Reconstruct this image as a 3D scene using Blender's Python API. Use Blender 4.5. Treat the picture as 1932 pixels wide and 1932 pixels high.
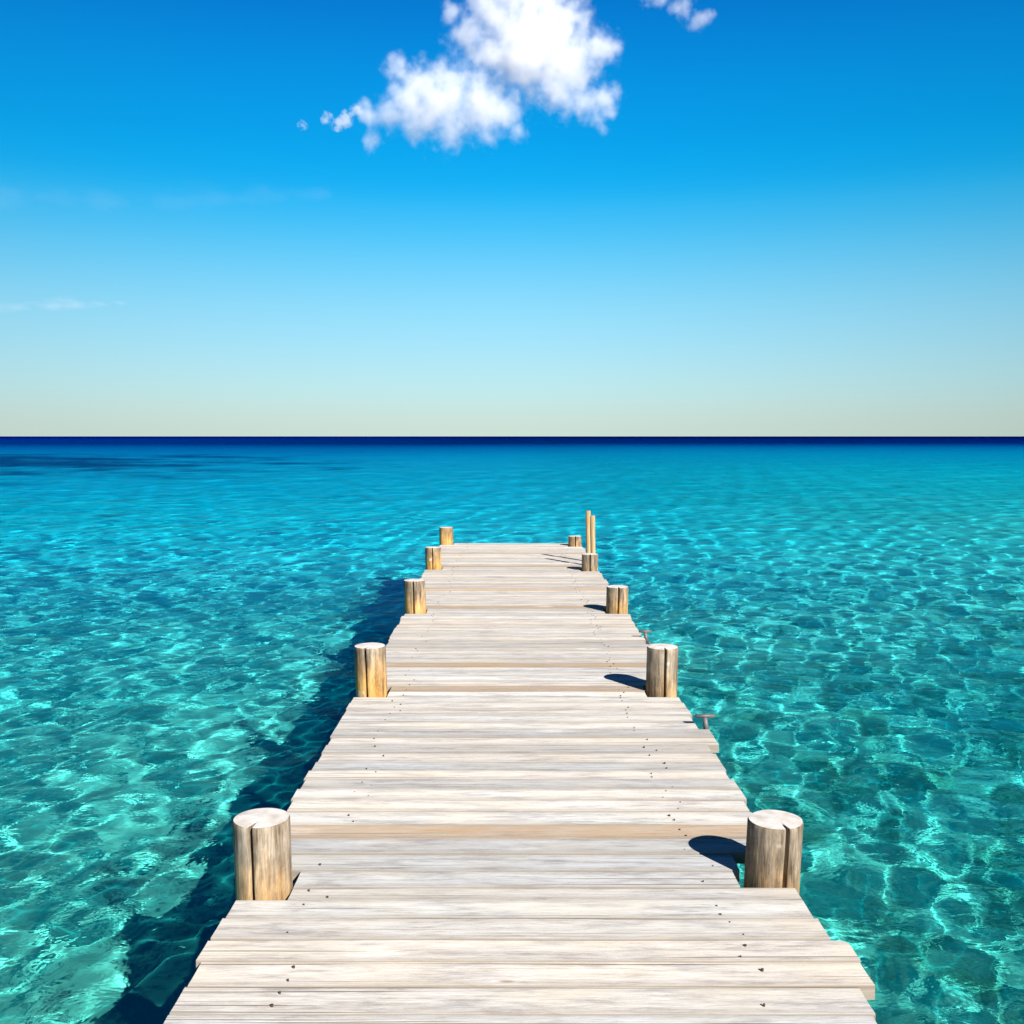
import bpy, bmesh, math, random
import numpy as np
from mathutils import Vector, Matrix, noise as mnoise

for o in list(bpy.data.objects):
    bpy.data.objects.remove(o)
S = bpy.context.scene
COL = S.collection
R = math.radians

# ------------------------------------------------------------------ camera
DECK = 0.58                       # deck top above the water (water is z = 0)
EYE = DECK + 1.63
cd = bpy.data.cameras.new('camera')
cam = bpy.data.objects.new('camera', cd)
COL.objects.link(cam)
cd.sensor_width = 36.0
cd.lens = 36.0 * 1900 / 1932
cd.clip_start = 0.05
cd.clip_end = 40000
cam.location = (0, 0, EYE)
cam.rotation_euler = (R(90) - math.atan(143 / 1900), 0, 0)
S.camera = cam

# ------------------------------------------------------------------ light
SUN_ELEV = 33.0
TX, TY = -0.56, 0.83              # where the shadows point on the ground
tl = math.hypot(TX, TY)
sd = bpy.data.lights.new('sun', 'SUN')
sd.energy = 5.0
sd.angle = R(0.5)
sd.color = (1.0, 0.955, 0.89)
sun = bpy.data.objects.new('sun', sd)
COL.objects.link(sun)
ce = math.cos(R(SUN_ELEV))
sdir = Vector((TX / tl * ce, TY / tl * ce, -math.sin(R(SUN_ELEV))))
sun.rotation_euler = sdir.to_track_quat('-Z', 'Y').to_euler()
sun.location = (20, -30, 30)
sd.cycles.is_caustics_light = True

S.view_settings.view_transform = 'Standard'
S.view_settings.look = 'None'
S.view_settings.gamma = 1
S.view_settings.exposure = 1.15
EXPO = 2 ** 1.15


def lin(c):
    return tuple(((x / 255) / 12.92 if x / 255 <= 0.04045 else ((x / 255 + 0.055) / 1.055) ** 2.4) for x in c)


W = bpy.data.worlds.new('World')
S.world = W
W.use_nodes = True
wt = W.node_tree
wt.nodes.clear()


def nd(t, typ, **kw):
    n = t.nodes.new(typ)
    for k, v in kw.items():
        if hasattr(n, k):
            setattr(n, k, v)
        else:
            n.inputs[k].default_value = v
    return n


def ramp(t, stops, interp='LINEAR'):
    n = t.nodes.new('ShaderNodeValToRGB')
    cr = n.color_ramp
    cr.interpolation = interp
    while len(cr.elements) < len(stops):
        cr.elements.new(0.5)
    for e, (p, c) in zip(cr.elements, stops):
        e.position = p
        if not hasattr(c, '__len__'):
            c = (c, c, c)
        e.color = (c[0], c[1], c[2], 1)
    return n


def math_n(t, op, a, b=None, c=None, clamp=False):
    n = t.nodes.new('ShaderNodeMath')
    n.operation = op
    n.use_clamp = clamp
    for i, v in enumerate((a, b, c)):
        if v is None:
            continue
        if hasattr(v, 'links'):
            t.links.new(v, n.inputs[i])
        else:
            n.inputs[i].default_value = v
    return n.outputs[0]


def mixc(t, fac, a, b, mode='MIX'):
    n = t.nodes.new('ShaderNodeMix')
    n.data_type = 'RGBA'
    n.blend_type = mode
    n.clamp_factor = True
    for sock, v in ((n.inputs['Factor'], fac), (n.inputs[6], a), (n.inputs[7], b)):
        if hasattr(v, 'links'):
            t.links.new(v, sock)
        elif hasattr(v, '__len__'):
            sock.default_value = (v[0], v[1], v[2], 1)
        else:
            sock.default_value = v
    return n.outputs[2]


SKY_STRENGTH = 0.1
sky = wt.nodes.new('ShaderNodeTexSky')
sky.sky_type = 'NISHITA'
sky.sun_disc = False
sky.sun_elevation = R(SUN_ELEV)
sky.sun_rotation = math.atan2(-TX, -TY)
sky.ozone_density = 4
tc = wt.nodes.new('ShaderNodeTexCoord')
sep = wt.nodes.new('ShaderNodeSeparateXYZ')
wt.links.new(tc.outputs['Generated'], sep.inputs[0])
# clear-day gradient by elevation (sine), deep polarised blue overhead
stops = [(0.0, (204, 225, 212)), (0.020, (204, 227, 220)), (0.045, (194, 236, 238)), (0.085, (170, 231, 252)),
         (0.130, (140, 221, 255)), (0.175, (94, 205, 253)), (0.215, (44, 188, 250)), (0.240, (8, 176, 246)),
         (0.275, (0, 165, 240)), (0.340, (0, 142, 226)), (0.400, (0, 114, 205)), (0.50, (0, 80, 170)),
         (0.70, (0, 36, 98)), (1.0, (0, 20, 60))]
rp = ramp(wt, [(p, tuple(x / EXPO for x in lin(c))) for p, c in stops], 'B_SPLINE')
az = math_n(wt, 'MULTIPLY', sep.outputs['X'], sep.outputs['X'])
wt.links.new(sep.outputs['Z'], rp.inputs[0])
sc = wt.nodes.new('ShaderNodeVectorMath')
sc.operation = 'SCALE'
sc.inputs['Scale'].default_value = 1 / SKY_STRENGTH
wt.links.new(rp.outputs[0], sc.inputs[0])
azr = math_n(wt, 'MULTIPLY_ADD', math_n(wt, 'MAXIMUM', sep.outputs['X'], 0.0), -0.20, 1.0)
azf = math_n(wt, 'MULTIPLY_ADD', az, -0.55, azr)      # the sky deepens a little away from the view's middle
sc2 = wt.nodes.new('ShaderNodeVectorMath')
sc2.operation = 'SCALE'
wt.links.new(sc.outputs[0], sc2.inputs[0])
wt.links.new(azf, sc2.inputs['Scale'])
mixed = mixc(wt, 0.008, sc2.outputs[0], sky.outputs[0])
bg = wt.nodes.new('ShaderNodeBackground')
bg.inputs['Strength'].default_value = SKY_STRENGTH
wt.links.new(mixed, bg.inputs['Color'])
wo = wt.nodes.new('ShaderNodeOutputWorld')
wt.links.new(bg.outputs[0], wo.inputs['Surface'])

# ------------------------------------------------------------------ render
C = S.cycles
C.use_denoising = True
try:
    C.denoiser = 'OPENIMAGEDENOISE'
except Exception:
    pass
C.max_bounces = 14
C.transmission_bounces = 8
C.transparent_max_bounces = 12
C.volume_bounces = 12
C.volume_step_rate = 0.35
C.volume_max_steps = 256
C.caustics_refractive = True
C.caustics_reflective = False
C.blur_glossy = 0.3
C.sample_clamp_indirect = 8


# ------------------------------------------------------------------ helpers
def new_mat(name):
    m = bpy.data.materials.new(name)
    m.use_nodes = True
    m.node_tree.nodes.clear()
    return m, m.node_tree


def finish(m, shader, vol=None):
    t = m.node_tree
    o = t.nodes.new('ShaderNodeOutputMaterial')
    if shader is not None:
        t.links.new(shader, o.inputs['Surface'])
    if vol is not None:
        t.links.new(vol, o.inputs['Volume'])
    return m


def principled(t, color, rough, bump=None, bump_str=0.3, bump_dist=0.003, spec=0.3):
    p = t.nodes.new('ShaderNodeBsdfPrincipled')
    for s, v in ((p.inputs['Base Color'], color), (p.inputs['Roughness'], rough)):
        if hasattr(v, 'links'):
            t.links.new(v, s)
        elif hasattr(v, '__len__'):
            s.default_value = (v[0], v[1], v[2], 1)
        else:
            s.default_value = v
    p.inputs['Specular IOR Level'].default_value = spec
    if bump is not None:
        b = t.nodes.new('ShaderNodeBump')
        b.inputs['Strength'].default_value = bump_str
        b.inputs['Distance'].default_value = bump_dist
        t.links.new(bump, b.inputs['Height'])
        t.links.new(b.outputs[0], p.inputs['Normal'])
    return p


def mesh_obj(name, verts, faces, mat, parent=None, smooth=True):
    me = bpy.data.meshes.new(name)
    me.from_pydata(verts, [], faces)
    me.update()
    if smooth:
        me.polygons.foreach_set('use_smooth', [True] * len(me.polygons))
    if mat:
        me.materials.append(mat)
    o = bpy.data.objects.new(name, me)
    COL.objects.link(o)
    if parent:
        o.parent = parent
    return o


def grid_mesh(name, X, Y, Z, mat, skirt=None):
    """one sheet from 2-D arrays (rows run away from the shore); skirt closes it down to that depth"""
    ny, nx = X.shape
    v = np.stack([X, Y, Z], -1).reshape(-1, 3)
    i = np.arange(ny * nx).reshape(ny, nx)
    q = np.stack([i[:-1, :-1], i[:-1, 1:], i[1:, 1:], i[1:, :-1]], -1).reshape(-1, 4)
    loops = [q.reshape(-1)]
    counts = [np.full(len(q), 4)]
    if skirt is not None:
        b = np.concatenate([i[0, :], i[1:, -1], i[-1, -2::-1], i[-2:0:-1, 0]])
        nb = len(b)
        low = v[b].copy()
        low[:, 2] = skirt
        base = len(v)
        v = np.concatenate([v, low])
        k = np.arange(nb)
        k2 = (k + 1) % nb
        side = np.stack([b[k], base + k, base + k2, b[k2]], -1)
        loops.append(side.reshape(-1))
        counts.append(np.full(nb, 4))
        loops.append((base + k)[::-1])
        counts.append(np.array([nb]))
    loops = np.concatenate(loops)
    counts = np.concatenate(counts)
    me = bpy.data.meshes.new(name)
    me.vertices.add(len(v))
    me.vertices.foreach_set('co', v.reshape(-1).astype(np.float32))
    me.loops.add(len(loops))
    me.loops.foreach_set('vertex_index', loops.astype(np.int32))
    me.polygons.add(len(counts))
    st = np.concatenate([[0], np.cumsum(counts)[:-1]])
    me.polygons.foreach_set('loop_start', st.astype(np.int32))
    sm = np.ones(len(counts), bool)
    if skirt is not None:
        sm[len(q):] = False
    me.polygons.foreach_set('use_smooth', sm)
    me.update(calc_edges=True)
    me.validate()
    me.materials.append(mat)
    o = bpy.data.objects.new(name, me)
    COL.objects.link(o)
    return o


def tag(o, label=None, cat=None, group=None, kind=None):
    if label:
        o['label'] = label
    if cat:
        o['category'] = cat
    if group:
        o['group'] = group
    if kind:
        o['kind'] = kind
    return o


def empty(name, loc):
    o = bpy.data.objects.new(name, None)
    o.empty_display_size = 0.1
    o.location = loc
    COL.objects.link(o)
    return o


# ------------------------------------------------------------------ sea bed
def bed_material():
    m, t = new_mat('sandy_sea_bed')
    g = t.nodes.new('ShaderNodeNewGeometry')
    n1 = nd(t, 'ShaderNodeTexNoise', Scale=0.35, Detail=5.0, Roughness=0.6)
    t.links.new(g.outputs['Position'], n1.inputs['Vector'])
    n2 = nd(t, 'ShaderNodeTexNoise', Scale=2.6, Detail=5.0, Roughness=0.68)
    t.links.new(g.outputs['Position'], n2.inputs['Vector'])
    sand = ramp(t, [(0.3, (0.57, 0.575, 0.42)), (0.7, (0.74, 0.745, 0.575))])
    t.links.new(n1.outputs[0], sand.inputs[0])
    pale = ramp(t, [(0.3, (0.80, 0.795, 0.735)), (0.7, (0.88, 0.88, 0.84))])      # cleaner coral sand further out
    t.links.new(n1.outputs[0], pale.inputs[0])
    # weed and stones: patches, more of them to the right of the pier
    sp = t.nodes.new('ShaderNodeSeparateXYZ')
    t.links.new(g.outputs['Position'], sp.inputs[0])
    side = math_n(t, 'MULTIPLY_ADD', sp.outputs['X'], 0.010, 0.0)
    side = math_n(t, 'MINIMUM', math_n(t, 'MAXIMUM', side, -0.05), 0.07)
    near = math_n(t, 'MULTIPLY_ADD', sp.outputs['Y'], -0.009, 0.145)
    near = math_n(t, 'MULTIPLY', math_n(t, 'MAXIMUM', near, 0.0), math_n(t, 'MULTIPLY_ADD', sp.outputs['X'], 0.35, 0.45, clamp=True))
    w = math_n(t, 'ADD', math_n(t, 'ADD', n2.outputs[0], side), near)
    weed = ramp(t, [(0.58, 0.0), (0.71, 1.0)])
    t.links.new(w, weed.inputs[0])
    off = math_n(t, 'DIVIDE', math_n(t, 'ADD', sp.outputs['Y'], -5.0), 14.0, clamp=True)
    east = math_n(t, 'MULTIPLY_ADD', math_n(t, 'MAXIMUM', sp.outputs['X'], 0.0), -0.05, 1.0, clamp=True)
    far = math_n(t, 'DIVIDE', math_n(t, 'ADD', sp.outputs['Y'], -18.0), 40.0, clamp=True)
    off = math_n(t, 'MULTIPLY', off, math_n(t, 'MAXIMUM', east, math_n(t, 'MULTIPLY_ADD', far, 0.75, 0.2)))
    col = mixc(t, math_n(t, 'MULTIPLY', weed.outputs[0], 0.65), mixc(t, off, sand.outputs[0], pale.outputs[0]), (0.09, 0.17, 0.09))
    # meadow of sea grass well out on the left
    mp = t.nodes.new('ShaderNodeMapping')
    mp.inputs['Scale'].default_value = (0.11, 0.13, 1)
    t.links.new(g.outputs['Position'], mp.inputs['Vector'])
    n3 = nd(t, 'ShaderNodeTexNoise', Scale=1.0, Detail=6.0, Roughness=0.68)
    t.links.new(mp.outputs[0], n3.inputs['Vector'])
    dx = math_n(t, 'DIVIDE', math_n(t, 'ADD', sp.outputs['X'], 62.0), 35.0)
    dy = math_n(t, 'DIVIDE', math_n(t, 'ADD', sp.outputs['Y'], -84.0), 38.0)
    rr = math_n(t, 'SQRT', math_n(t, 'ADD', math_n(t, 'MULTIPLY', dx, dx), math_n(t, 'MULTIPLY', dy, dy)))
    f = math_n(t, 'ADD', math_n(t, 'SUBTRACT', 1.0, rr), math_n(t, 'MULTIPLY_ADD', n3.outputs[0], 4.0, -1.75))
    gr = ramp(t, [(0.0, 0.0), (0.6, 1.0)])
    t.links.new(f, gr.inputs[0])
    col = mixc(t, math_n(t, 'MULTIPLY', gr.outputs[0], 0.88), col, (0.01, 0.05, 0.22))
    # the drop-off: deep water's scattered blue light painted into the bottom colour
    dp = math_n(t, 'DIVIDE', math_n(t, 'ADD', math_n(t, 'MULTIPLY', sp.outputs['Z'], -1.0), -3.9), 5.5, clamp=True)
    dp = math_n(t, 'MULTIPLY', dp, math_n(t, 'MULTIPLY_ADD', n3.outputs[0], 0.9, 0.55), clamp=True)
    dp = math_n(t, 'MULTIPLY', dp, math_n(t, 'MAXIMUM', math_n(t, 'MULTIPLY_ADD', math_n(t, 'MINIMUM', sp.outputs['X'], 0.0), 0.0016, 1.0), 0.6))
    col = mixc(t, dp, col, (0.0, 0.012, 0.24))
    n4 = nd(t, 'ShaderNodeTexNoise', Scale=9.0, Detail=3.0)
    t.links.new(g.outputs['Position'], n4.inputs['Vector'])
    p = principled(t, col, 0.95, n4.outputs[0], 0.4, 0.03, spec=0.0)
    return finish(m, p.outputs[0])


def rows(y0, y1, s0, growth, near=1e9, growth2=1.0):
    ys = [y0]
    s = s0
    while ys[-1] < y1:
        if ys[-1] > 14:
            s *= growth if ys[-1] < near else growth2
        ys.append(ys[-1] + s)
    if len(ys) % 2 == 0:
        ys.append(ys[-1] + s)
    return np.array(ys)


def smooth01(x):
    x = np.clip(x, 0, 1)
    return x * x * (3 - 2 * x)


def bed_depth(X, Y):
    y = np.clip(Y, 0, 1e9)
    d = 0.74 + 0.010 * np.minimum(y, 12) + 0.052 * np.clip(y - 12, 0, 30) + 0.020 * np.clip(y - 42, 0, 110)
    d = d + 5.5 * smooth01((Y - 130) / 260.0)
    d = d - np.clip(X, -25, 25) * 0.022 * np.clip((Y - 8) / 25, 0, 1) + 0.05 * np.sin(X * 0.5 + 1.1) * np.sin(Y * 0.43) + 0.09 * np.clip(X - 1, 0, 4) * np.clip((13 - Y) / 6, 0, 1)
    d = d * (1 - 0.24 * smooth01(X / 16) * np.clip((Y - 10) / 14, 0, 1) * np.clip((95 - Y) / 60, 0, 1))
    return d


ysb = rows(-9, 13000, 0.25, 1.06)
s = np.linspace(-1, 1, 160)
s = np.sign(s) * np.abs(s) ** 1.3
Yb, Sb = np.meshgrid(ysb, s, indexing='ij')
Xb = Sb * (12 + 0.95 * np.clip(Yb, 0, None))
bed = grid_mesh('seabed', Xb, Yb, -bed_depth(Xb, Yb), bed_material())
tag(bed, 'pale sandy sea bed under the clear shallow water', kind='structure')
bed.cycles.is_caustics_receiver = True


# ------------------------------------------------------------------ water
def water_material():
    m, t = new_mat('clear_sea_water')
    g = t.nodes.new('ShaderNodeNewGeometry')
    sp = t.nodes.new('ShaderNodeSeparateXYZ')
    t.links.new(g.outputs['Position'], sp.inputs[0])
    # wavelets too small for the mesh: bump, growing with distance from the shore
    mp = t.nodes.new('ShaderNodeMapping')
    mp.inputs['Scale'].default_value = (0.45, 0.9, 1)
    mp.inputs['Rotation'].default_value = (0, 0, 0.25)
    t.links.new(g.outputs['Position'], mp.inputs['Vector'])
    n1 = nd(t, 'ShaderNodeTexNoise', Scale=1.6, Detail=3.0, Roughness=0.55)
    t.links.new(mp.outputs[0], n1.inputs['Vector'])
    n2 = nd(t, 'ShaderNodeTexNoise', Scale=0.32, Detail=3.0, Roughness=0.55)
    t.links.new(mp.outputs[0], n2.inputs['Vector'])
    hgt = math_n(t, 'ADD', math_n(t, 'MULTIPLY', n1.outputs[0], 0.22), math_n(t, 'MULTIPLY', n2.outputs[0], 0.9))
    amt = math_n(t, 'DIVIDE', math_n(t, 'ADD', sp.outputs['Y'], -12.0), 30.0, clamp=True)
    b = t.nodes.new('ShaderNodeBump')
    b.inputs['Distance'].default_value = 0.9
    t.links.new(hgt, b.inputs['Height'])
    t.links.new(amt, b.inputs['Strength'])
    mq = t.nodes.new('ShaderNodeMapping')
    mq.inputs['Scale'].default_value = (0.75, 1.0, 1)
    t.links.new(g.outputs['Position'], mq.inputs['Vector'])
    n0 = nd(t, 'ShaderNodeTexNoise', Scale=7.5, Detail=3.0, Roughness=0.55, Distortion=0.4)
    t.links.new(mq.outputs[0], n0.inputs['Vector'])
    b0 = t.nodes.new('ShaderNodeBump')
    b0.inputs['Distance'].default_value = 0.0085
    b0.inputs['Strength'].default_value = 1.0
    t.links.new(n0.outputs[0], b0.inputs['Height'])
    t.links.new(b0.outputs[0], b.inputs['Normal'])
    rf = t.nodes.new('ShaderNodeBsdfRefraction')
    rf.inputs['IOR'].default_value = 1.33
    rf.inputs['Roughness'].default_value = 0.0
    t.links.new(b.outputs[0], rf.inputs['Normal'])
    gl = t.nodes.new('ShaderNodeBsdfGlossy')
    gl.inputs['Roughness'].default_value = 0.06
    t.links.new(b.outputs[0], gl.inputs['Normal'])
    fr = t.nodes.new('ShaderNodeFresnel')
    fr.inputs['IOR'].default_value = 1.33
    t.links.new(b.outputs[0], fr.inputs['Normal'])
    mx = t.nodes.new('ShaderNodeMixShader')
    t.links.new(math_n(t, 'MULTIPLY', fr.outputs[0], 0.13), mx.inputs[0])   # polarised light: weak mirror
    tr = t.nodes.new('ShaderNodeBsdfTransparent')
    mt = t.nodes.new('ShaderNodeMixShader')
    mt.inputs[0].default_value = 0.15
    t.links.new(rf.outputs[0], mt.inputs[1])
    t.links.new(tr.outputs[0], mt.inputs[2])
    t.links.new(mt.outputs[0], mx.inputs[1])
    t.links.new(gl.outputs[0], mx.inputs[2])
    return finish(m, mx.outputs[0])


def water_body_material():
    m, t = new_mat('blue_green_water_body')
    ab = t.nodes.new('ShaderNodeVolumeAbsorption')
    ab.inputs['Color'].default_value = (0.12, 0.937, 0.990, 1)
    ab.inputs['Density'].default_value = 2.0
    finish(m, None, ab.outputs[0])
    m.cycles.homogeneous_volume = True
    return m


ysw = rows(-8, 12000, 0.038, 1.005, 85, 1.03)
sw = np.linspace(-1, 1, 761)
sw = np.sign(sw) * np.abs(sw) ** 1.15
Yw, Sw = np.meshgrid(ysw, sw, indexing='ij')
Xw = Sw * (5.0 + 0.72 * np.clip(Yw, 0, None))
dyw = np.gradient(ysw)[:, None] * np.ones_like(Xw)
dxw = np.abs(np.gradient(Xw, axis=1))
spc = np.maximum(dyw, dxw)
rng = np.random.default_rng(11)
Hw = np.zeros_like(Xw)
NW = 90
lam = np.exp(np.linspace(math.log(0.17), math.log(7.0), NW))
for L in lam:
    k = 2 * math.pi / L
    th = R(-70) + rng.normal(0, 1.15 if L < 0.7 else 0.75)
    slope = 0.0185 * (1.25 if L < 0.36 else (0.36 / L) ** 0.4 if L < 0.6 else (0.6 / L) ** 0.5 * 0.815)
    amp = slope / k
    ph = rng.uniform(0, 2 * math.pi)
    att = smooth01((L / spc - 3.0) / 4.0)
    Hw += att * amp * np.sin(k * (Xw * math.cos(th) + Yw * math.sin(th)) + ph)
water = grid_mesh('water', Xw, Yw, Hw, water_material(), skirt=None)
tag(water, 'clear turquoise sea turning navy at the horizon', kind='structure')
water.cycles.is_caustics_caster = True
body = grid_mesh('water_body', Xw[::2, ::2], Yw[::2, ::2], Hw[::2, ::2] + 0.02, water_body_material(), skirt=-61.0)   # the water's own colour
body.parent = water


# ------------------------------------------------------------------ wood
def deck_material():
    m, t = new_mat('weathered_deck_boards')
    at = t.nodes.new('ShaderNodeAttribute')
    at.attribute_name = 'board'
    sep = t.nodes.new('ShaderNodeSeparateColor')
    t.links.new(at.outputs['Color'], sep.inputs[0])
    seed = math_n(t, 'MULTIPLY', sep.outputs[0], 40.0)
    tcn = t.nodes.new('ShaderNodeTexCoord')

    def nz(scale, sc, det=4.0, rough=0.6, off=0.0):
        mp = t.nodes.new('ShaderNodeMapping')
        mp.inputs['Scale'].default_value = sc
        t.links.new(tcn.outputs['Object'], mp.inputs['Vector'])
        n = nd(t, 'ShaderNodeTexNoise', noise_dimensions='4D', Scale=scale, Detail=det, Roughness=rough)
        t.links.new(mp.outputs[0], n.inputs['Vector'])
        t.links.new(math_n(t, 'ADD', seed, off), n.inputs['W'])
        return n.outputs[0]

    grain = nz(1.0, (6.5, 52, 30), 8, 0.78)
    streak = nz(1.0, (3.4, 20, 10), 6, 0.70, 7.0)
    split = nz(1.0, (0.55, 60, 10), 2, 0.5, 21.0)
    blotch = nz(1.0, (1.7, 5, 5), 3, 0.5, 13.0)
    fine = nz(1.0, (5, 150, 60), 3, 0.6, 3.0)
    base = ramp(t, [(0.34, (0.24, 0.20, 0.15)), (0.42, (0.45, 0.415, 0.36)), (0.48, (0.63, 0.61, 0.57)), (0.56, (0.745, 0.735, 0.70)), (0.66, (0.86, 0.855, 0.83))])
    t.links.new(math_n(t, 'ADD', math_n(t, 'MULTIPLY', grain, 0.55), math_n(t, 'MULTIPLY', streak, 0.45)), base.inputs[0])
    # silvery grey / cream / tan patches
    b1 = ramp(t, [(0.45, 0.0), (0.62, 1.0)])
    t.links.new(blotch, b1.inputs[0])
    c = mixc(t, math_n(t, 'MULTIPLY', b1.outputs[0], 0.5), base.outputs[0], (0.78, 0.71, 0.58))
    b2 = ramp(t, [(0.38, 1.0), (0.48, 0.0)])
    t.links.new(streak, b2.inputs[0])
    c = mixc(t, math_n(t, 'MULTIPLY', b2.outputs[0], 0.45), c, (0.44, 0.44, 0.47))
    # how brown this board is
    tan = mixc(t, grain, (0.42, 0.21, 0.07), (0.74, 0.53, 0.30))
    tf = math_n(t, 'MULTIPLY', sep.outputs[1], math_n(t, 'MULTIPLY_ADD', streak, 1.6, -0.1, clamp=True))
    c = mixc(t, tf, c, tan)
    c = mixc(t, 1.0, c, mixc(t, sep.outputs[2], (0.535, 0.555, 0.59), (0.83, 0.825, 0.82)), 'MULTIPLY')
    spl = ramp(t, [(0.32, 1.0), (0.385, 0.0)])
    t.links.new(split, spl.inputs[0])
    c = mixc(t, math_n(t, 'MULTIPLY', spl.outputs[0], 0.75), c, (0.24, 0.19, 0.14))
    # knots: a dark heart in a pale ring
    mpk = t.nodes.new('ShaderNodeMapping')
    mpk.inputs['Scale'].default_value = (2.3, 6.5, 1)
    t.links.new(tcn.outputs['Object'], mpk.inputs['Vector'])
    vo = nd(t, 'ShaderNodeTexVoronoi', voronoi_dimensions='4D', Scale=1.0)
    t.links.new(mpk.outputs[0], vo.inputs['Vector'])
    t.links.new(math_n(t, 'MULTIPLY', seed, 3.0), vo.inputs['W'])
    pale = ramp(t, [(0.16, 1.0), (0.30, 0.0)])
    t.links.new(vo.outputs['Distance'], pale.inputs[0])
    heart = ramp(t, [(0.055, 1.0), (0.085, 0.0)])
    t.links.new(vo.outputs['Distance'], heart.inputs[0])
    c = mixc(t, math_n(t, 'MULTIPLY', pale.outputs[0], math_n(t, 'MULTIPLY_ADD', grain, 2.2, -0.9, clamp=True)), c, (0.76, 0.75, 0.72))
    c = mixc(t, math_n(t, 'MULTIPLY', heart.outputs[0], 0.75), c, (0.30, 0.22, 0.15))
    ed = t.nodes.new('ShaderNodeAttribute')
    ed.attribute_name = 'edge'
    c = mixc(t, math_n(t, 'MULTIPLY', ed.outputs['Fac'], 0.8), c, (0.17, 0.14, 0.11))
    h = math_n(t, 'ADD', grain, math_n(t, 'MULTIPLY_ADD', fine, 0.35, math_n(t, 'MULTIPLY', spl.outputs[0], -0.8)))
    p = principled(t, c, 0.85, h, 0.7, 0.004, spec=0.15)
    return finish(m, p.outputs[0])


def post_material():
    m, t = new_mat('round_timber_side')
    tcn = t.nodes.new('ShaderNodeTexCoord')
    oi = t.nodes.new('ShaderNodeObjectInfo')
    sep = t.nodes.new('ShaderNodeSeparateColor')
    t.links.new(oi.outputs['Color'], sep.inputs[0])
    seed = math_n(t, 'MULTIPLY', sep.outputs[2], 50.0)

    def nz(sc, det=4.0, rough=0.6, off=0.0):
        mp = t.nodes.new('ShaderNodeMapping')
        mp.inputs['Scale'].default_value = sc
        t.links.new(tcn.outputs['Object'], mp.inputs['Vector'])
        n = nd(t, 'ShaderNodeTexNoise', noise_dimensions='4D', Scale=1.0, Detail=det, Roughness=rough)
        t.links.new(mp.outputs[0], n.inputs['Vector'])
        t.links.new(math_n(t, 'ADD', seed, off), n.inputs['W'])
        return n.outputs[0]

    grain = nz((42, 42, 3.2), 7, 0.74)
    mid = nz((12, 12, 4.5), 5, 0.66, 5.0)
    knot = nz((9, 9, 8), 2, 0.5, 9.0)
    grey = ramp(t, [(0.38, (0.04, 0.028, 0.018)), (0.45, (0.11, 0.082, 0.055)), (0.52, (0.195, 0.155, 0.112)), (0.62, (0.36, 0.31, 0.245))])
    t.links.new(math_n(t, 'ADD', math_n(t, 'MULTIPLY', grain, 0.6), math_n(t, 'MULTIPLY', mid, 0.4)), grey.inputs[0])
    gold = ramp(t, [(0.38, (0.13, 0.058, 0.014)), (0.46, (0.34, 0.18, 0.05)), (0.60, (0.55, 0.35, 0.13))])
    t.links.new(math_n(t, 'ADD', math_n(t, 'MULTIPLY', grain, 0.6), math_n(t, 'MULTIPLY', mid, 0.4)), gold.inputs[0])
    # golden wood tone: patches, more towards the deck
    sp = t.nodes.new('ShaderNodeSeparateXYZ')
    t.links.new(tcn.outputs['Object'], sp.inputs[0])
    low = math_n(t, 'MULTIPLY_ADD', sp.outputs['Z'], -4.0, 0.62)
    g = math_n(t, 'ADD', math_n(t, 'MULTIPLY_ADD', mid, 2.4, -1.45), math_n(t, 'ADD', low, sep.outputs[0]))
    g = math_n(t, 'MULTIPLY', math_n(t, 'MAXIMUM', g, 0.0), 1.0, clamp=True)
    c = mixc(t, math_n(t, 'MULTIPLY', g, sep.outputs[1]), grey.outputs[0], gold.outputs[0])
    k = ramp(t, [(0.66, 0.0), (0.74, 1.0)])
    t.links.new(knot, k.inputs[0])
    c = mixc(t, math_n(t, 'MULTIPLY', k.outputs[0], 0.6), c, (0.72, 0.66, 0.58))
    p = principled(t, c, 0.85, grain, 0.6, 0.006, spec=0.12)
    return finish(m, p.outputs[0])


def endgrain_material():
    m, t = new_mat('sawn_end_grain')
    tcn = t.nodes.new('ShaderNodeTexCoord')
    mp = t.nodes.new('ShaderNodeMapping')
    mp.inputs['Scale'].default_value = (1, 1, 0)
    mp.inputs['Location'].default_value = (0.012, -0.02, 0)
    t.links.new(tcn.outputs['Object'], mp.inputs['Vector'])
    w = nd(t, 'ShaderNodeTexWave', wave_type='RINGS', rings_direction='Z', Scale=46.0, Distortion=5.0, Detail=3.0)
    w.inputs['Detail Scale'].default_value = 2.0
    t.links.new(mp.outputs[0], w.inputs['Vector'])
    n = nd(t, 'ShaderNodeTexNoise', Scale=18.0, Detail=5.0)
    t.links.new(tcn.outputs['Object'], n.inputs['Vector'])
    c1 = ramp(t, [(0.3, (0.40, 0.36, 0.32)), (0.65, (0.60, 0.575, 0.55))])
    t.links.new(n.outputs[0], c1.inputs[0])
    c = mixc(t, math_n(t, 'MULTIPLY', w.outputs[0], 0.10), c1.outputs[0], (0.38, 0.31, 0.25))
    p = principled(t, c, 0.9, n.outputs[0], 0.4, 0.004, spec=0.1)
    return finish(m, p.outputs[0])


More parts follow.
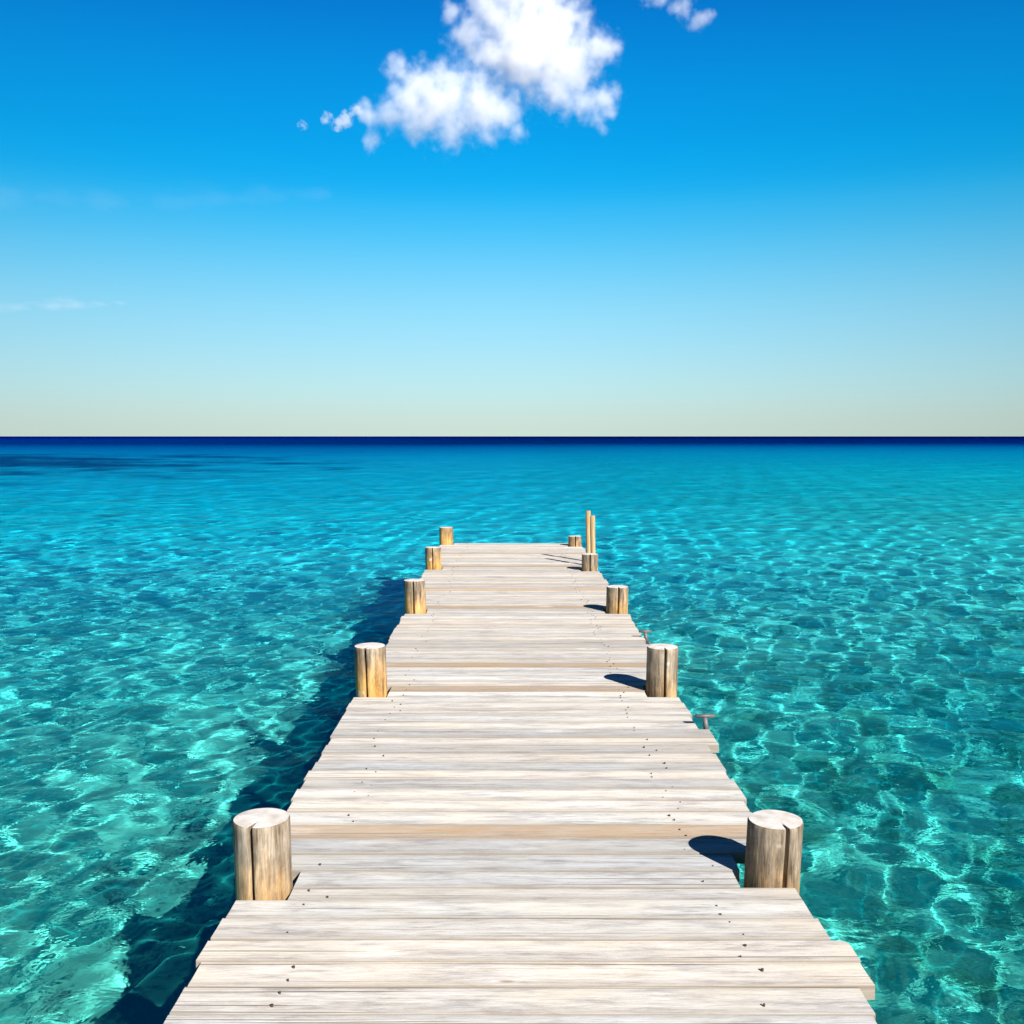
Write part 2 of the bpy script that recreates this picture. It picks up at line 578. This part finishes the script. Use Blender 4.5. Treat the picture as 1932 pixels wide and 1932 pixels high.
def plain_wood(name, a, b):
    m, t = new_mat(name)
    tcn = t.nodes.new('ShaderNodeTexCoord')
    mp = t.nodes.new('ShaderNodeMapping')
    mp.inputs['Scale'].default_value = (30, 30, 2)
    t.links.new(tcn.outputs['Object'], mp.inputs['Vector'])
    n = nd(t, 'ShaderNodeTexNoise', Scale=1.0, Detail=5.0, Roughness=0.65)
    t.links.new(mp.outputs[0], n.inputs['Vector'])
    r = ramp(t, [(0.3, a), (0.7, b)])
    t.links.new(n.outputs[0], r.inputs[0])
    p = principled(t, r.outputs[0], 0.85, n.outputs[0], 0.4, 0.004, spec=0.15)
    return finish(m, p.outputs[0])


def metal(name, col, rough, metallic):
    m, t = new_mat(name)
    n = nd(t, 'ShaderNodeTexNoise', Scale=60.0, Detail=4.0)
    tcn = t.nodes.new('ShaderNodeTexCoord')
    t.links.new(tcn.outputs['Object'], n.inputs['Vector'])
    c = mixc(t, n.outputs[0], tuple(x * 0.7 for x in col), tuple(min(1, x * 1.2) for x in col))
    p = principled(t, c, rough, n.outputs[0], 0.2, 0.001, spec=0.5)
    p.inputs['Metallic'].default_value = metallic
    return finish(m, p.outputs[0])


M_DECK = deck_material()
M_POST = post_material()
M_END = endgrain_material()
M_BEAM = plain_wood('damp_beam_wood', (0.16, 0.12, 0.08), (0.34, 0.28, 0.20))
M_POLE = plain_wood('tan_pole_wood', (0.24, 0.15, 0.065), (0.46, 0.33, 0.18))
M_STEEL = metal('galvanised_steel', (0.12, 0.105, 0.11), 0.6, 0.25)
M_NAIL = metal('rusty_nail_iron', (0.06, 0.035, 0.025), 0.7, 0.2)

# ------------------------------------------------------------------ the posts (measured from the photograph)
# x, y of the axis at deck level, radius, height over the deck, outward lean, crack angle, gold amount, gold strength, seed
POSTS = [
    # left row
    ('L', -0.875, 0.62, 0.098, 0.25, 0.030, -95, 0.0, 0.6, 0.15),
    ('L', -0.876, 3.55, 0.098, 0.254, 0.020, -100, 0.05, 0.85, 0.31),
    ('L', -0.882, 6.33, 0.098, 0.300, 0.028, -101, 0.70, 1.0, 0.57),
    ('L', -0.894, 9.33, 0.097, 0.290, 0.030, -93, 0.55, 0.90, 0.72),
    ('L', -0.960, 12.34, 0.098, 0.266, 0.020, -92, 0.80, 1.0, 0.11),
    ('L', -0.988, 15.17, 0.103, 0.256, 0.010, -150, 0.95, 1.0, 0.44),
    # right row
    ('R', 0.950, 0.70, 0.098, 0.25, 0.030, -80, 0.0, 0.6, 0.85),
    ('R', 0.946, 3.65, 0.098, 0.208, 0.040, -78, -0.35, 0.75, 0.93),
    ('R', 0.945, 6.37, 0.097, 0.286, 0.020, -86, 0.10, 0.8, 0.63),
    ('R', 0.966, 9.30, 0.100, 0.234, 0.020, -88, 0.45, 0.9, 0.27),
    ('R', 0.939, 12.19, 0.099, 0.200, 0.010, -93, -0.05, 0.75, 0.39),
    ('R', 0.931, 14.95, 0.098, 0.145, 0.005, -88, 0.30, 0.80, 0.78),
]
POSTS = [(p[0], p[1] * p[2] / (p[2] - 0.1), p[2], p[3] * p[2] / (p[2] - 0.1)) + p[4:] if p[2] > 2 else p for p in POSTS]
LABELS = {
    'L': ['round wooden post just before the frame on the left pier edge',
          'thick grey-brown post with a golden foot, nearest on the pier\'s left edge',
          'golden-brown cracked post, second from the front on the left edge',
          'slender-looking tan post, third from the front on the left edge',
          'tan cracked post, fourth from the front on the left edge',
          'uncracked orange-tan post at the far left corner of the pier'],
    'R': ['round wooden post just before the frame on the right pier edge',
          'grey post with pinkish sawn top beside a gap in the deck, nearest on right edge',
          'grey-tan cracked post between the two metal cleats on the right edge',
          'tan post with short shadow, third from the front on the right edge',
          'grey cracked post standing in front of the two tall thin poles',
          'shortest pale post at the far right corner of the pier'],
}


def build_post(spec, label):
    side, x, y, r, h, lean, crack, ga, gs, seed = spec
    rnd = random.Random(int(seed * 1000))
    sgn = -1 if side == 'L' else 1
    root = empty('mooring_post', (x, y, DECK))
    tag(root, label, 'post', 'round wooden posts along the pier')
    n = 72
    ca = R(crack)
    angs = []
    w = 0.0085 / r
    for i in range(n):
        a = ca + math.pi * 2 * (i + 0.5) / n
        d = (a - ca + math.pi) % (2 * math.pi) - math.pi
        if abs(d) < w * 2.2:
            continue
        angs.append((a, 1.0))
    cracked = crack > -140
    extra = [(ca - w * 1.25, 1.0), (ca - w, 0.97), (ca - w * 0.9, 0.60), (ca, 0.5), (ca + w * 0.9, 0.60), (ca + w, 0.97), (ca + w * 1.25, 1.0)] if cracked else [(ca, 1.0)]
    pts = sorted([((a - ca) % (2 * math.pi), rr) for a, rr in angs + extra])
    pts = [(a + ca, rr) for a, rr in pts]
    zs = [-3.6, -2.0, -1.2, -0.8, -0.5, -0.25, -0.1] + [h * k / 10 for k in range(0, 11)]
    zs = sorted(set(zs))
    zs[-1] = h - 0.006
    zs.append(h)
    wob = [(rnd.uniform(-1, 1) * 0.012, rnd.uniform(0, 6.28), k) for k in (2, 3, 4, 5)]
    tilt_y = rnd.uniform(-0.008, 0.008)
    V = []
    for zi, z in enumerate(zs):
        tap = 1.0 if z < h - 0.001 else 0.965
        cx, cy = sgn * lean * z, tilt_y * z
        for a, rr in pts:
            q = 1 + sum(am * math.cos(k * a + p0) for am, p0, k in wob)
            q += 0.012 * mnoise.noise(Vector((math.cos(a) * 3, math.sin(a) * 3, z * 1.2 + seed * 30)))
            if rr < 0.99:
                # the drying crack wanders a little
                a = a + 0.03 * mnoise.noise(Vector((0, seed * 9, z * 5)))
            V.append((cx + math.cos(a) * r * q * rr * tap, cy + math.sin(a) * r * q * rr * tap, z))
    m = len(pts)
    F = []
    for j in range(len(zs) - 1):
        for i in range(m):
            k = (i + 1) % m
            F.append((j * m + i, j * m + k, (j + 1) * m + k, (j + 1) * m + i))
    sh = mesh_obj('shaft', V, F, M_POST, root)
    sh.color = (ga, gs, seed, 1)
    for p in sh.data.polygons:
        p.use_smooth = True
    # sharp edges where the crack is
    top = V[-m:]
    cxx, cyy = sgn * lean * h, tilt_y * h
    TV = [(cxx, cyy, h + 0.0035)]
    for k in (0.35, 0.7, 1.0):
        for (vx, vy, vz), (a, rr) in zip(top, pts):
            TV.append((cxx + (vx - cxx) * k, cyy + (vy - cyy) * k, h + 0.0035 * (1 - k * k) + 0.0012 * mnoise.noise(Vector((vx * k * 40, vy * k * 40, seed)))* (k < 0.9)))
    TF = [(0, 1 + i, 1 + (i + 1) % m) for i in range(m)]
    for j in range(2):
        for i in range(m):
            k = (i + 1) % m
            TF.append((1 + j * m + i, 1 + (j + 1) * m + i, 1 + (j + 1) * m + k, 1 + j * m + k))
    mesh_obj('sawn_top', TV, TF, M_END, root)
    return root


cnt = {'L': 0, 'R': 0}
for spc_ in POSTS:
    sd_ = spc_[0]
    build_post(spc_, LABELS[sd_][cnt[sd_]])
    cnt[sd_] += 1

# ------------------------------------------------------------------ the pier
pier = empty('wooden_pier', (0, 8.0, 0))
tag(pier, 'long weathered whitish plank pier running out over turquoise water', 'pier')


class MB:
    def __init__(self):
        self.v, self.f, self.c = [], [], []

    def box(self, x0, x1, y0, y1, z0, z1):
        b = len(self.v)
        for z in (z0, z1):
            for x, y in ((x0, y0), (x1, y0), (x1, y1), (x0, y1)):
                self.v.append((x, y, z))
        self.f += [tuple(b + i for i in q) for q in ((0, 3, 2, 1), (4, 5, 6, 7), (0, 1, 5, 4), (1, 2, 6, 5), (2, 3, 7, 6), (3, 0, 4, 7))]

    def build(self, name, mat, parent=None, smooth=False):
        off = Vector(parent.location) if parent else Vector((0, 0, 0))
        return mesh_obj(name, [tuple(Vector(v) - off) for v in self.v], self.f, mat, parent, smooth)


rnd = random.Random(5)
ys = [-1.25]
for stop in (0.52, 0.60, 3.44, 3.545, 6.215, 9.19, 12.085, 12.235, 14.845, 15.065, 15.32):
    a0 = ys[-1]                     # board joints fall right in front of the posts
    k = max(1, round((stop - a0) / 0.138))
    ws = [rnd.uniform(0.92, 1.08) for _ in range(k)]
    tot = sum(ws)
    for w_ in ws:
        ys.append(ys[-1] + (stop - a0) * w_ / tot)
mb = MB()
bcol = []
bedge = []
nails = MB()


def left_edge(y):
    return float(np.interp(y, [-1, 2.7, 6, 9, 10.5, 12, 15.3], [-0.97, -0.974, -0.988, -0.990, -1.03, -1.06, -1.09]))


def right_edge(y):
    return float(np.interp(y, [-1, 2.7, 3.6, 4.4, 6.2, 9.2, 12, 15.3], [1.02, 1.02, 1.035, 1.048, 1.046, 1.075, 1.060, 1.045]))


def board(y0, y1, x0, x1, zt, seed, brown, tone, slantL=0.0, slantR=0.0, roundR=0.0):
    """one board with worn rounded edges; slant moves the far end corner in x"""
    T = 0.045
    nx = 30
    tb = DECK + zt
    b0 = len(mb.v)
    rr = 0.004
    mids = [0.28, 0.5, 0.74] if not roundR else [0.2, 0.4, 0.55, 0.66, 0.75, 0.83, 0.9, 0.95]
    prof = [(0, -T), (0, -rr), (rr * 0.3, -rr * 0.3), (rr, 0)] + [(q, 0.0) for q in mids] + [(1 - rr, 0), (1 - rr * 0.3, -rr * 0.3), (1, -rr), (1, -T)]
    np_ = len(prof)
    for i in range(nx + 1):
        u = i / nx
        for (py, pz) in prof:
            wdt = y1 - y0
            if py in (0, 1) or py in mids:
                yy = y0 + wdt * py
            elif py < 0.5:
                yy = y0 + py
            else:
                yy = y1 - (1 - py)
            fy = (yy - y0) / wdt
            xa = x0 + slantL * fy
            xb = x1 + slantR * fy
            if roundR:
                e = max(0.0, roundR - (y1 - yy))
                xb -= roundR - math.sqrt(max(0.0, roundR ** 2 - e * e))
            x = xa + (xb - xa) * u
            wx = 0.0022 * mnoise.noise(Vector((x * 2.2, seed * 91, py * 3)))
            wz = 0.0022 * mnoise.noise(Vector((x * 1.3, seed * 37, 4.0 + py)))
            if py in mids:
                wz -= 0.0015 * math.sin(math.pi * py)
            V_ = (x, yy + wx, tb + pz + wz)
            mb.v.append(V_)
            bcol.append((seed, brown, tone))
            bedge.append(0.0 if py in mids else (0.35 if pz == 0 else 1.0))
    for i in range(nx):
        for j in range(np_):
            k = (j + 1) % np_
            a = b0 + i * np_
            mb.f.append((a + j, a + k, a + np_ + k, a + np_ + j))
    mb.f.append(tuple(b0 + j for j in range(np_))[::-1])
    mb.f.append(tuple(b0 + nx * np_ + j for j in range(np_)))


brown_at = [4.02, 6.42, 7.05, 9.5, 10.6, 12.6, 13.9]
extra_out = {}
for i in range(len(ys) - 1):
    y0, y1 = ys[i], ys[i + 1]
    gap = rnd.choice([0.002, 0.003, 0.004, 0.005, 0.007])
    a, b = y0 + gap / 2, y1 - gap / 2
    ym = (a + b) / 2
    xl = left_edge(ym) + rnd.uniform(-0.012, 0.010)
    xr = right_edge(ym) + rnd.uniform(-0.012, 0.012)
    sl = sr = rd = 0.0
    for p in POSTS:
        px = p[1]
        lo, hi = p[2] - p[3] + 0.004, p[2] + p[3] + 0.012
        if b > lo + 0.004 and a < hi:
            if p[0] == 'L':
                xl = max(xl, px + p[3] + rnd.uniform(0.006, 0.016))
            else:
                xr = min(xr, px - p[3] - rnd.uniform(0.006, 0.014))
                if abs(p[2] - 3.65) < 0.1 and a < 3.66:
                    xr -= 0.035
    for (tx, ty) in ((0.99, 13.05), (1.01, 12.56)):
        if b > ty - 0.05 and a < ty + 0.05:
            xr = tx - 0.04
    brown = rnd.choice([0, 0, 0.0, 0.10, 0.15, 0.22])
    for yb in brown_at:
        if a <= yb <= b:
            brown = 0.92
    if ym > 7:
        brown += 0.10
    if 2.93 < ym < 3.13:
        xr = 1.085 + rnd.uniform(-0.003, 0.003)
        if ym > 3.06:
            rd = 0.035
    if 5.22 < ym < 5.45:
        xr = 1.098
    board(a, b, xl, xr, rnd.uniform(-0.003, 0.003), rnd.random(), brown, rnd.random(), sl, sr, rd)
    # nails: two by two over the three stringers
    for nxp in (-0.70, 0.72):
        for fy in (0.25, 0.72):
            if rnd.random() < (0.75 if nxp > 0 else 0.45):
                cx, cy = nxp + rnd.uniform(-0.05, 0.05), a + (b - a) * (fy + rnd.uniform(-0.1, 0.1))
                if not (xl + 0.05 < cx < xr - 0.05):
                    continue
                rr = rnd.uniform(0.0022, 0.0048)
                bb = len(nails.v)
                for q in range(8):
                    nails.v.append((cx + rr * math.cos(q * math.pi / 4), cy + rr * math.sin(q * math.pi / 4), DECK + 0.0032))
                for q in range(8):
                    nails.v.append((cx + rr * math.cos(q * math.pi / 4), cy + rr * math.sin(q * math.pi / 4), DECK - 0.02))
                nails.f.append(tuple(bb + q for q in range(8)))
                for q in range(8):
                    nails.f.append((bb + (q + 1) % 8, bb + q, bb + 8 + q, bb + 8 + (q + 1) % 8))
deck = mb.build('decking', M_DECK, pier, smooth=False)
ca_ = deck.data.color_attributes.new('board', 'FLOAT_COLOR', 'POINT')
arr = np.ones((len(bcol), 4), np.float32)
arr[:, :3] = np.array(bcol)
ca_.data.foreach_set('color', arr.reshape(-1))
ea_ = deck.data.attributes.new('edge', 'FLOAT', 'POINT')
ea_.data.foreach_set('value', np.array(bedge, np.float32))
nl = nails.build('nail_heads', M_NAIL, pier)
tag(nl, kind='stuff')
# stringers under the boards and a cross beam at each pair of posts
for x in (-0.70, 0.0, 0.72):
    bmx = MB()
    bmx.box(x - 0.05, x + 0.05, -1.1, 15.25, DECK - 0.21, DECK - 0.047)
    bmx.build('stringer', M_BEAM, pier)
for p in [q for q in POSTS if q[0] == 'L']:
    bmx = MB()
    bmx.box(-0.93, 0.98, p[2] + 0.13, p[2] + 0.21, DECK - 0.40, DECK - 0.212)
    bmx.build('cross_beam', M_BEAM, pier)


# ------------------------------------------------------------------ poles and cleats
def tube(pts, rad, n=14):
    V, F = [], []
    for i, (p, r_) in enumerate(zip(pts, rad)):
        for k in range(n):
            a = 2 * math.pi * k / n
            V.append((p[0] + r_ * math.cos(a), p[1] + r_ * math.sin(a), p[2]))
    for i in range(len(pts) - 1):
        for k in range(n):
            k2 = (k + 1) % n
            F.append((i * n + k, i * n + k2, (i + 1) * n + k2, (i + 1) * n + k))
    F.append(tuple(range(n))[::-1])
    F.append(tuple((len(pts) - 1) * n + k for k in range(n)))
    return V, F


for (x, y, h, lean, lab) in [
        (0.996, 13.05, 0.665, -0.004, 'taller of two thin wooden poles, farther one, at the pier\'s right edge'),
        (1.014, 12.56, 0.640, -0.003, 'slightly shorter thin wooden pole, right one of the pair on the right edge')]:
    zz = [-3.6, -1.5, -0.5, 0, h * 0.25, h * 0.5, h * 0.75, h - 0.012, h]
    rad = [0.031] * (len(zz) - 1) + [0.026]
    pts = [(lean * z * 2 + 0.003 * math.sin(z * 9 + y), 0.002 * math.cos(z * 7), z) for z in zz]
    V, F = tube(pts, rad)
    o = mesh_obj('thin_pole', V, F, M_POLE)
    o.location = (x, y, DECK)
    tag(o, lab, 'pole', 'tall thin poles at the far right edge')


def cleat(x, y, label, s=1.0):
    bmx = MB()
    bmx.box(0.98, 1.135, y - 0.055, y + 0.055, DECK - 0.115, DECK - 0.056)
    bmx.build('cleat_block', M_BEAM, pier)
    root = empty('mooring_cleat', (x, y, DECK - 0.056))
    tag(root, label, 'cleat', 'steel T cleats on the right edge')
    bm = bmesh.new()

    def cyl(p0, p1, r0, r1, n=16):
        p0, p1 = Vector(p0), Vector(p1)
        d = (p1 - p0)
        M = Matrix.Translation((p0 + p1) / 2) @ d.to_track_quat('Z', 'Y').to_matrix().to_4x4()
        bmesh.ops.create_cone(bm, cap_ends=True, segments=n, radius1=r0, radius2=r1, depth=d.length, matrix=M)

    def out(name):
        nonlocal bm
        bmesh.ops.bevel(bm, geom=[e for e in bm.edges if e.is_manifold and e.calc_face_angle(0) > 1.0], offset=0.002, segments=2, affect='EDGES')
        me = bpy.data.meshes.new(name)
        bm.to_mesh(me)
        bm.free()
        me.materials.append(M_STEEL)
        for p in me.polygons:
            p.use_smooth = len(p.vertices) == 4
        o = bpy.data.objects.new(name, me)
        COL.objects.link(o)
        o.parent = root
        bm = bmesh.new()
        return o

    bmesh.ops.create_cube(bm, size=1, matrix=Matrix.Translation((0, 0, 0.004)) @ Matrix.Diagonal((0.075, 0.075, 0.008, 1)))
    out('base_plate')
    cyl((0.012, 0, 0.008), (0, 0, 0.105 * s), 0.017, 0.013)
    out('stem')
    cyl((-0.055 * s, 0, 0.112 * s), (0.055 * s, 0, 0.112 * s), 0.0105, 0.0105)
    out('crossbar')
    cyl((0.028, -0.022, 0.008), (0.028, -0.022, 0.02), 0.010, 0.009, 6)
    out('bolt')
    bm.free()
    return root


cleat(1.088, 5.58, 'grey metal T-shaped cleat behind a jutting board end, right edge, nearer of two')
cleat(1.082, 8.08, 'grey metal T-shaped cleat behind the second right post, farther of two', 0.95)

# ------------------------------------------------------------------ clouds
def sky_point(u, v, dist):
    """a place in the sky along a direction read off the photograph (u, v in 1932ths), at its own distance"""
    a, b = (u - 966) / 1900, -(v - 966) / 1900
    p = math.atan(143 / 1900)
    return Vector((a, math.cos(p) + b * math.sin(p), -math.sin(p) + b * math.cos(p))) * dist + Vector((0, 0, EYE))


def cloud_material(name, blobs, dens, erode, fscale, seed):
    """scattering droplets: blob field eaten away by noise"""
    m, t = new_mat(name)
    tcn = t.nodes.new('ShaderNodeTexCoord')
    P = tcn.outputs['Object']
    # slow warp so that the billows are not round
    wn = nd(t, 'ShaderNodeTexNoise', Scale=fscale * 0.55, Detail=2.0)
    t.links.new(P, wn.inputs['Vector'])
    sb = t.nodes.new('ShaderNodeVectorMath')
    sb.operation = 'MULTIPLY_ADD'
    sb.inputs[1].default_value = (0.55 / fscale,) * 3
    sb.inputs[2].default_value = (-0.275 / fscale,) * 3
    t.links.new(wn.outputs['Color'], sb.inputs[0])
    ad = t.nodes.new('ShaderNodeVectorMath')
    ad.operation = 'ADD'
    t.links.new(P, ad.inputs[0])
    t.links.new(sb.outputs[0], ad.inputs[1])
    field = None
    for (c, r) in blobs:
        d = t.nodes.new('ShaderNodeVectorMath')
        d.operation = 'DISTANCE'
        t.links.new(ad.outputs[0], d.inputs[0])
        d.inputs[1].default_value = c
        f = math_n(t, 'MULTIPLY_ADD', d.outputs['Value'], -1.0 / r, 1.0)
        if field is None:
            field = f
        else:
            n = t.nodes.new('ShaderNodeMath')
            n.operation = 'SMOOTH_MAX'
            t.links.new(field, n.inputs[0])
            t.links.new(f, n.inputs[1])
            n.inputs[2].default_value = 0.30
            field = n.outputs[0]
    n1 = nd(t, 'ShaderNodeTexNoise', noise_dimensions='4D', Scale=fscale, Detail=7.0, Roughness=0.60, W=seed)
    t.links.new(P, n1.inputs['Vector'])
    v = math_n(t, 'ADD', field, math_n(t, 'MULTIPLY_ADD', n1.outputs[0], erode, -0.5 * erode - 0.33))
    mr = t.nodes.new('ShaderNodeMapRange')
    mr.interpolation_type = 'SMOOTHSTEP'
    mr.inputs['From Min'].default_value = 0.0
    mr.inputs['From Max'].default_value = 0.72
    mr.inputs['To Max'].default_value = dens
    t.links.new(v, mr.inputs['Value'])
    vs = t.nodes.new('ShaderNodeVolumeScatter')
    vs.inputs['Color'].default_value = (0.995, 0.995, 0.995, 1)
    vs.inputs['Anisotropy'].default_value = 0.0
    t.links.new(mr.outputs[0], vs.inputs['Density'])
    return finish(m, None, vs.outputs[0])


def cloud(blobs_px, dist, label, dens, erode, fscale, seed, name='cloud', group=None, squash=1.0):
    rr_ = random.Random(seed)
    c0 = sky_point(sum(b[0] for b in blobs_px) / len(blobs_px), sum(b[1] for b in blobs_px) / len(blobs_px), dist)
    bl = []
    bm = bmesh.new()
    for (u, v, r) in blobs_px:
        rad = r / 1900 * dist
        p = sky_point(u, v, dist) - c0 + Vector((0, rr_.uniform(-0.5, 0.5) * rad, 0))
        bl.append((tuple(p), rad * 1.5))
        bmesh.ops.create_icosphere(bm, subdivisions=3, radius=rad * 1.42, matrix=Matrix.Translation(p))
    me = bpy.data.meshes.new(name)
    bm.to_mesh(me)
    bm.free()
    me.materials.append(cloud_material('cloud_droplets', bl, dens, erode, fscale, seed))
    o = bpy.data.objects.new(name, me)
    COL.objects.link(o)
    o.location = c0
    o.scale = (1, 1, squash)
    md = o.modifiers.new('one_skin', 'REMESH')
    md.mode = 'VOXEL'
    md.voxel_size = dist * 0.0035
    tag(o, label, 'cloud', group)
    return o


cloud([(848, 28, 24), (885, 66, 44), (930, 20, 62), (1000, -20, 75), (990, 60, 75), (1050, 50, 62), (1000, 120, 62), (1075, 120, 62),
       (1130, 98, 42), (1156, 92, 22), (1146, 178, 32), (1060, 175, 45), (1132, 228, 22), (1150, 215, 18), (925, 95, 40), (960, -60, 80), (1105, 190, 36), (985, 75, 105), (1055, 105, 85)],
      1500, 'large bright white cumulus cloud, topmost, cut off by the upper frame edge', 0.032, 2.0, 0.045, 3, group='white cumulus clouds')
cloud([(750, 132, 28), (790, 150, 42), (850, 165, 52), (800, 205, 52), (742, 220, 38), (695, 213, 24), (702, 265, 24), (782, 250, 34),
       (850, 240, 40), (900, 195, 55), (945, 215, 46), (978, 246, 25), (850, 268, 22), (925, 262, 22), (770, 200, 48), (835, 205, 76), (915, 212, 60)],
      1380, 'white cumulus cloud with ragged lower edge, lower left of the largest one', 0.032, 2.0, 0.048, 8, group='white cumulus clouds')
cloud([(622, 224, 14), (636, 229, 14), (652, 224, 13), (562, 239, 9), (574, 236, 9), (672, 208, 14)],
      1380, 'tiny white cloud shred left of the two big clouds', 0.05, 5.0, 0.06, 12, group='white cumulus clouds')
cloud([(1250, -4, 20), (1272, 8, 19), (1295, 24, 17), (1312, 46, 15), (1332, 36, 13), (1345, 26, 10), (1225, -20, 26), (1290, 14, 24), (1318, 38, 20)],
      1500, 'small thin white cloud at the top edge, right of the big clouds', 0.022, 2.6, 0.05, 17, group='white cumulus clouds')
cloud([(-30, 586, 44), (25, 584, 46), (80, 580, 44), (135, 574, 40), (185, 568, 30), (225, 560, 18)],
      2600, 'faint thin veil of cloud low in the sky at the left edge', 0.003, 2.6, 0.012, 23, squash=0.26)
cloud([(20, 372, 60), (110, 380, 62), (210, 392, 64), (310, 388, 60), (410, 378, 62), (510, 366, 58), (590, 360, 44)],
      2600, 'very faint broad veil of high cloud across the left middle of the sky', 0.00042, 2.4, 0.010, 31, squash=0.40)
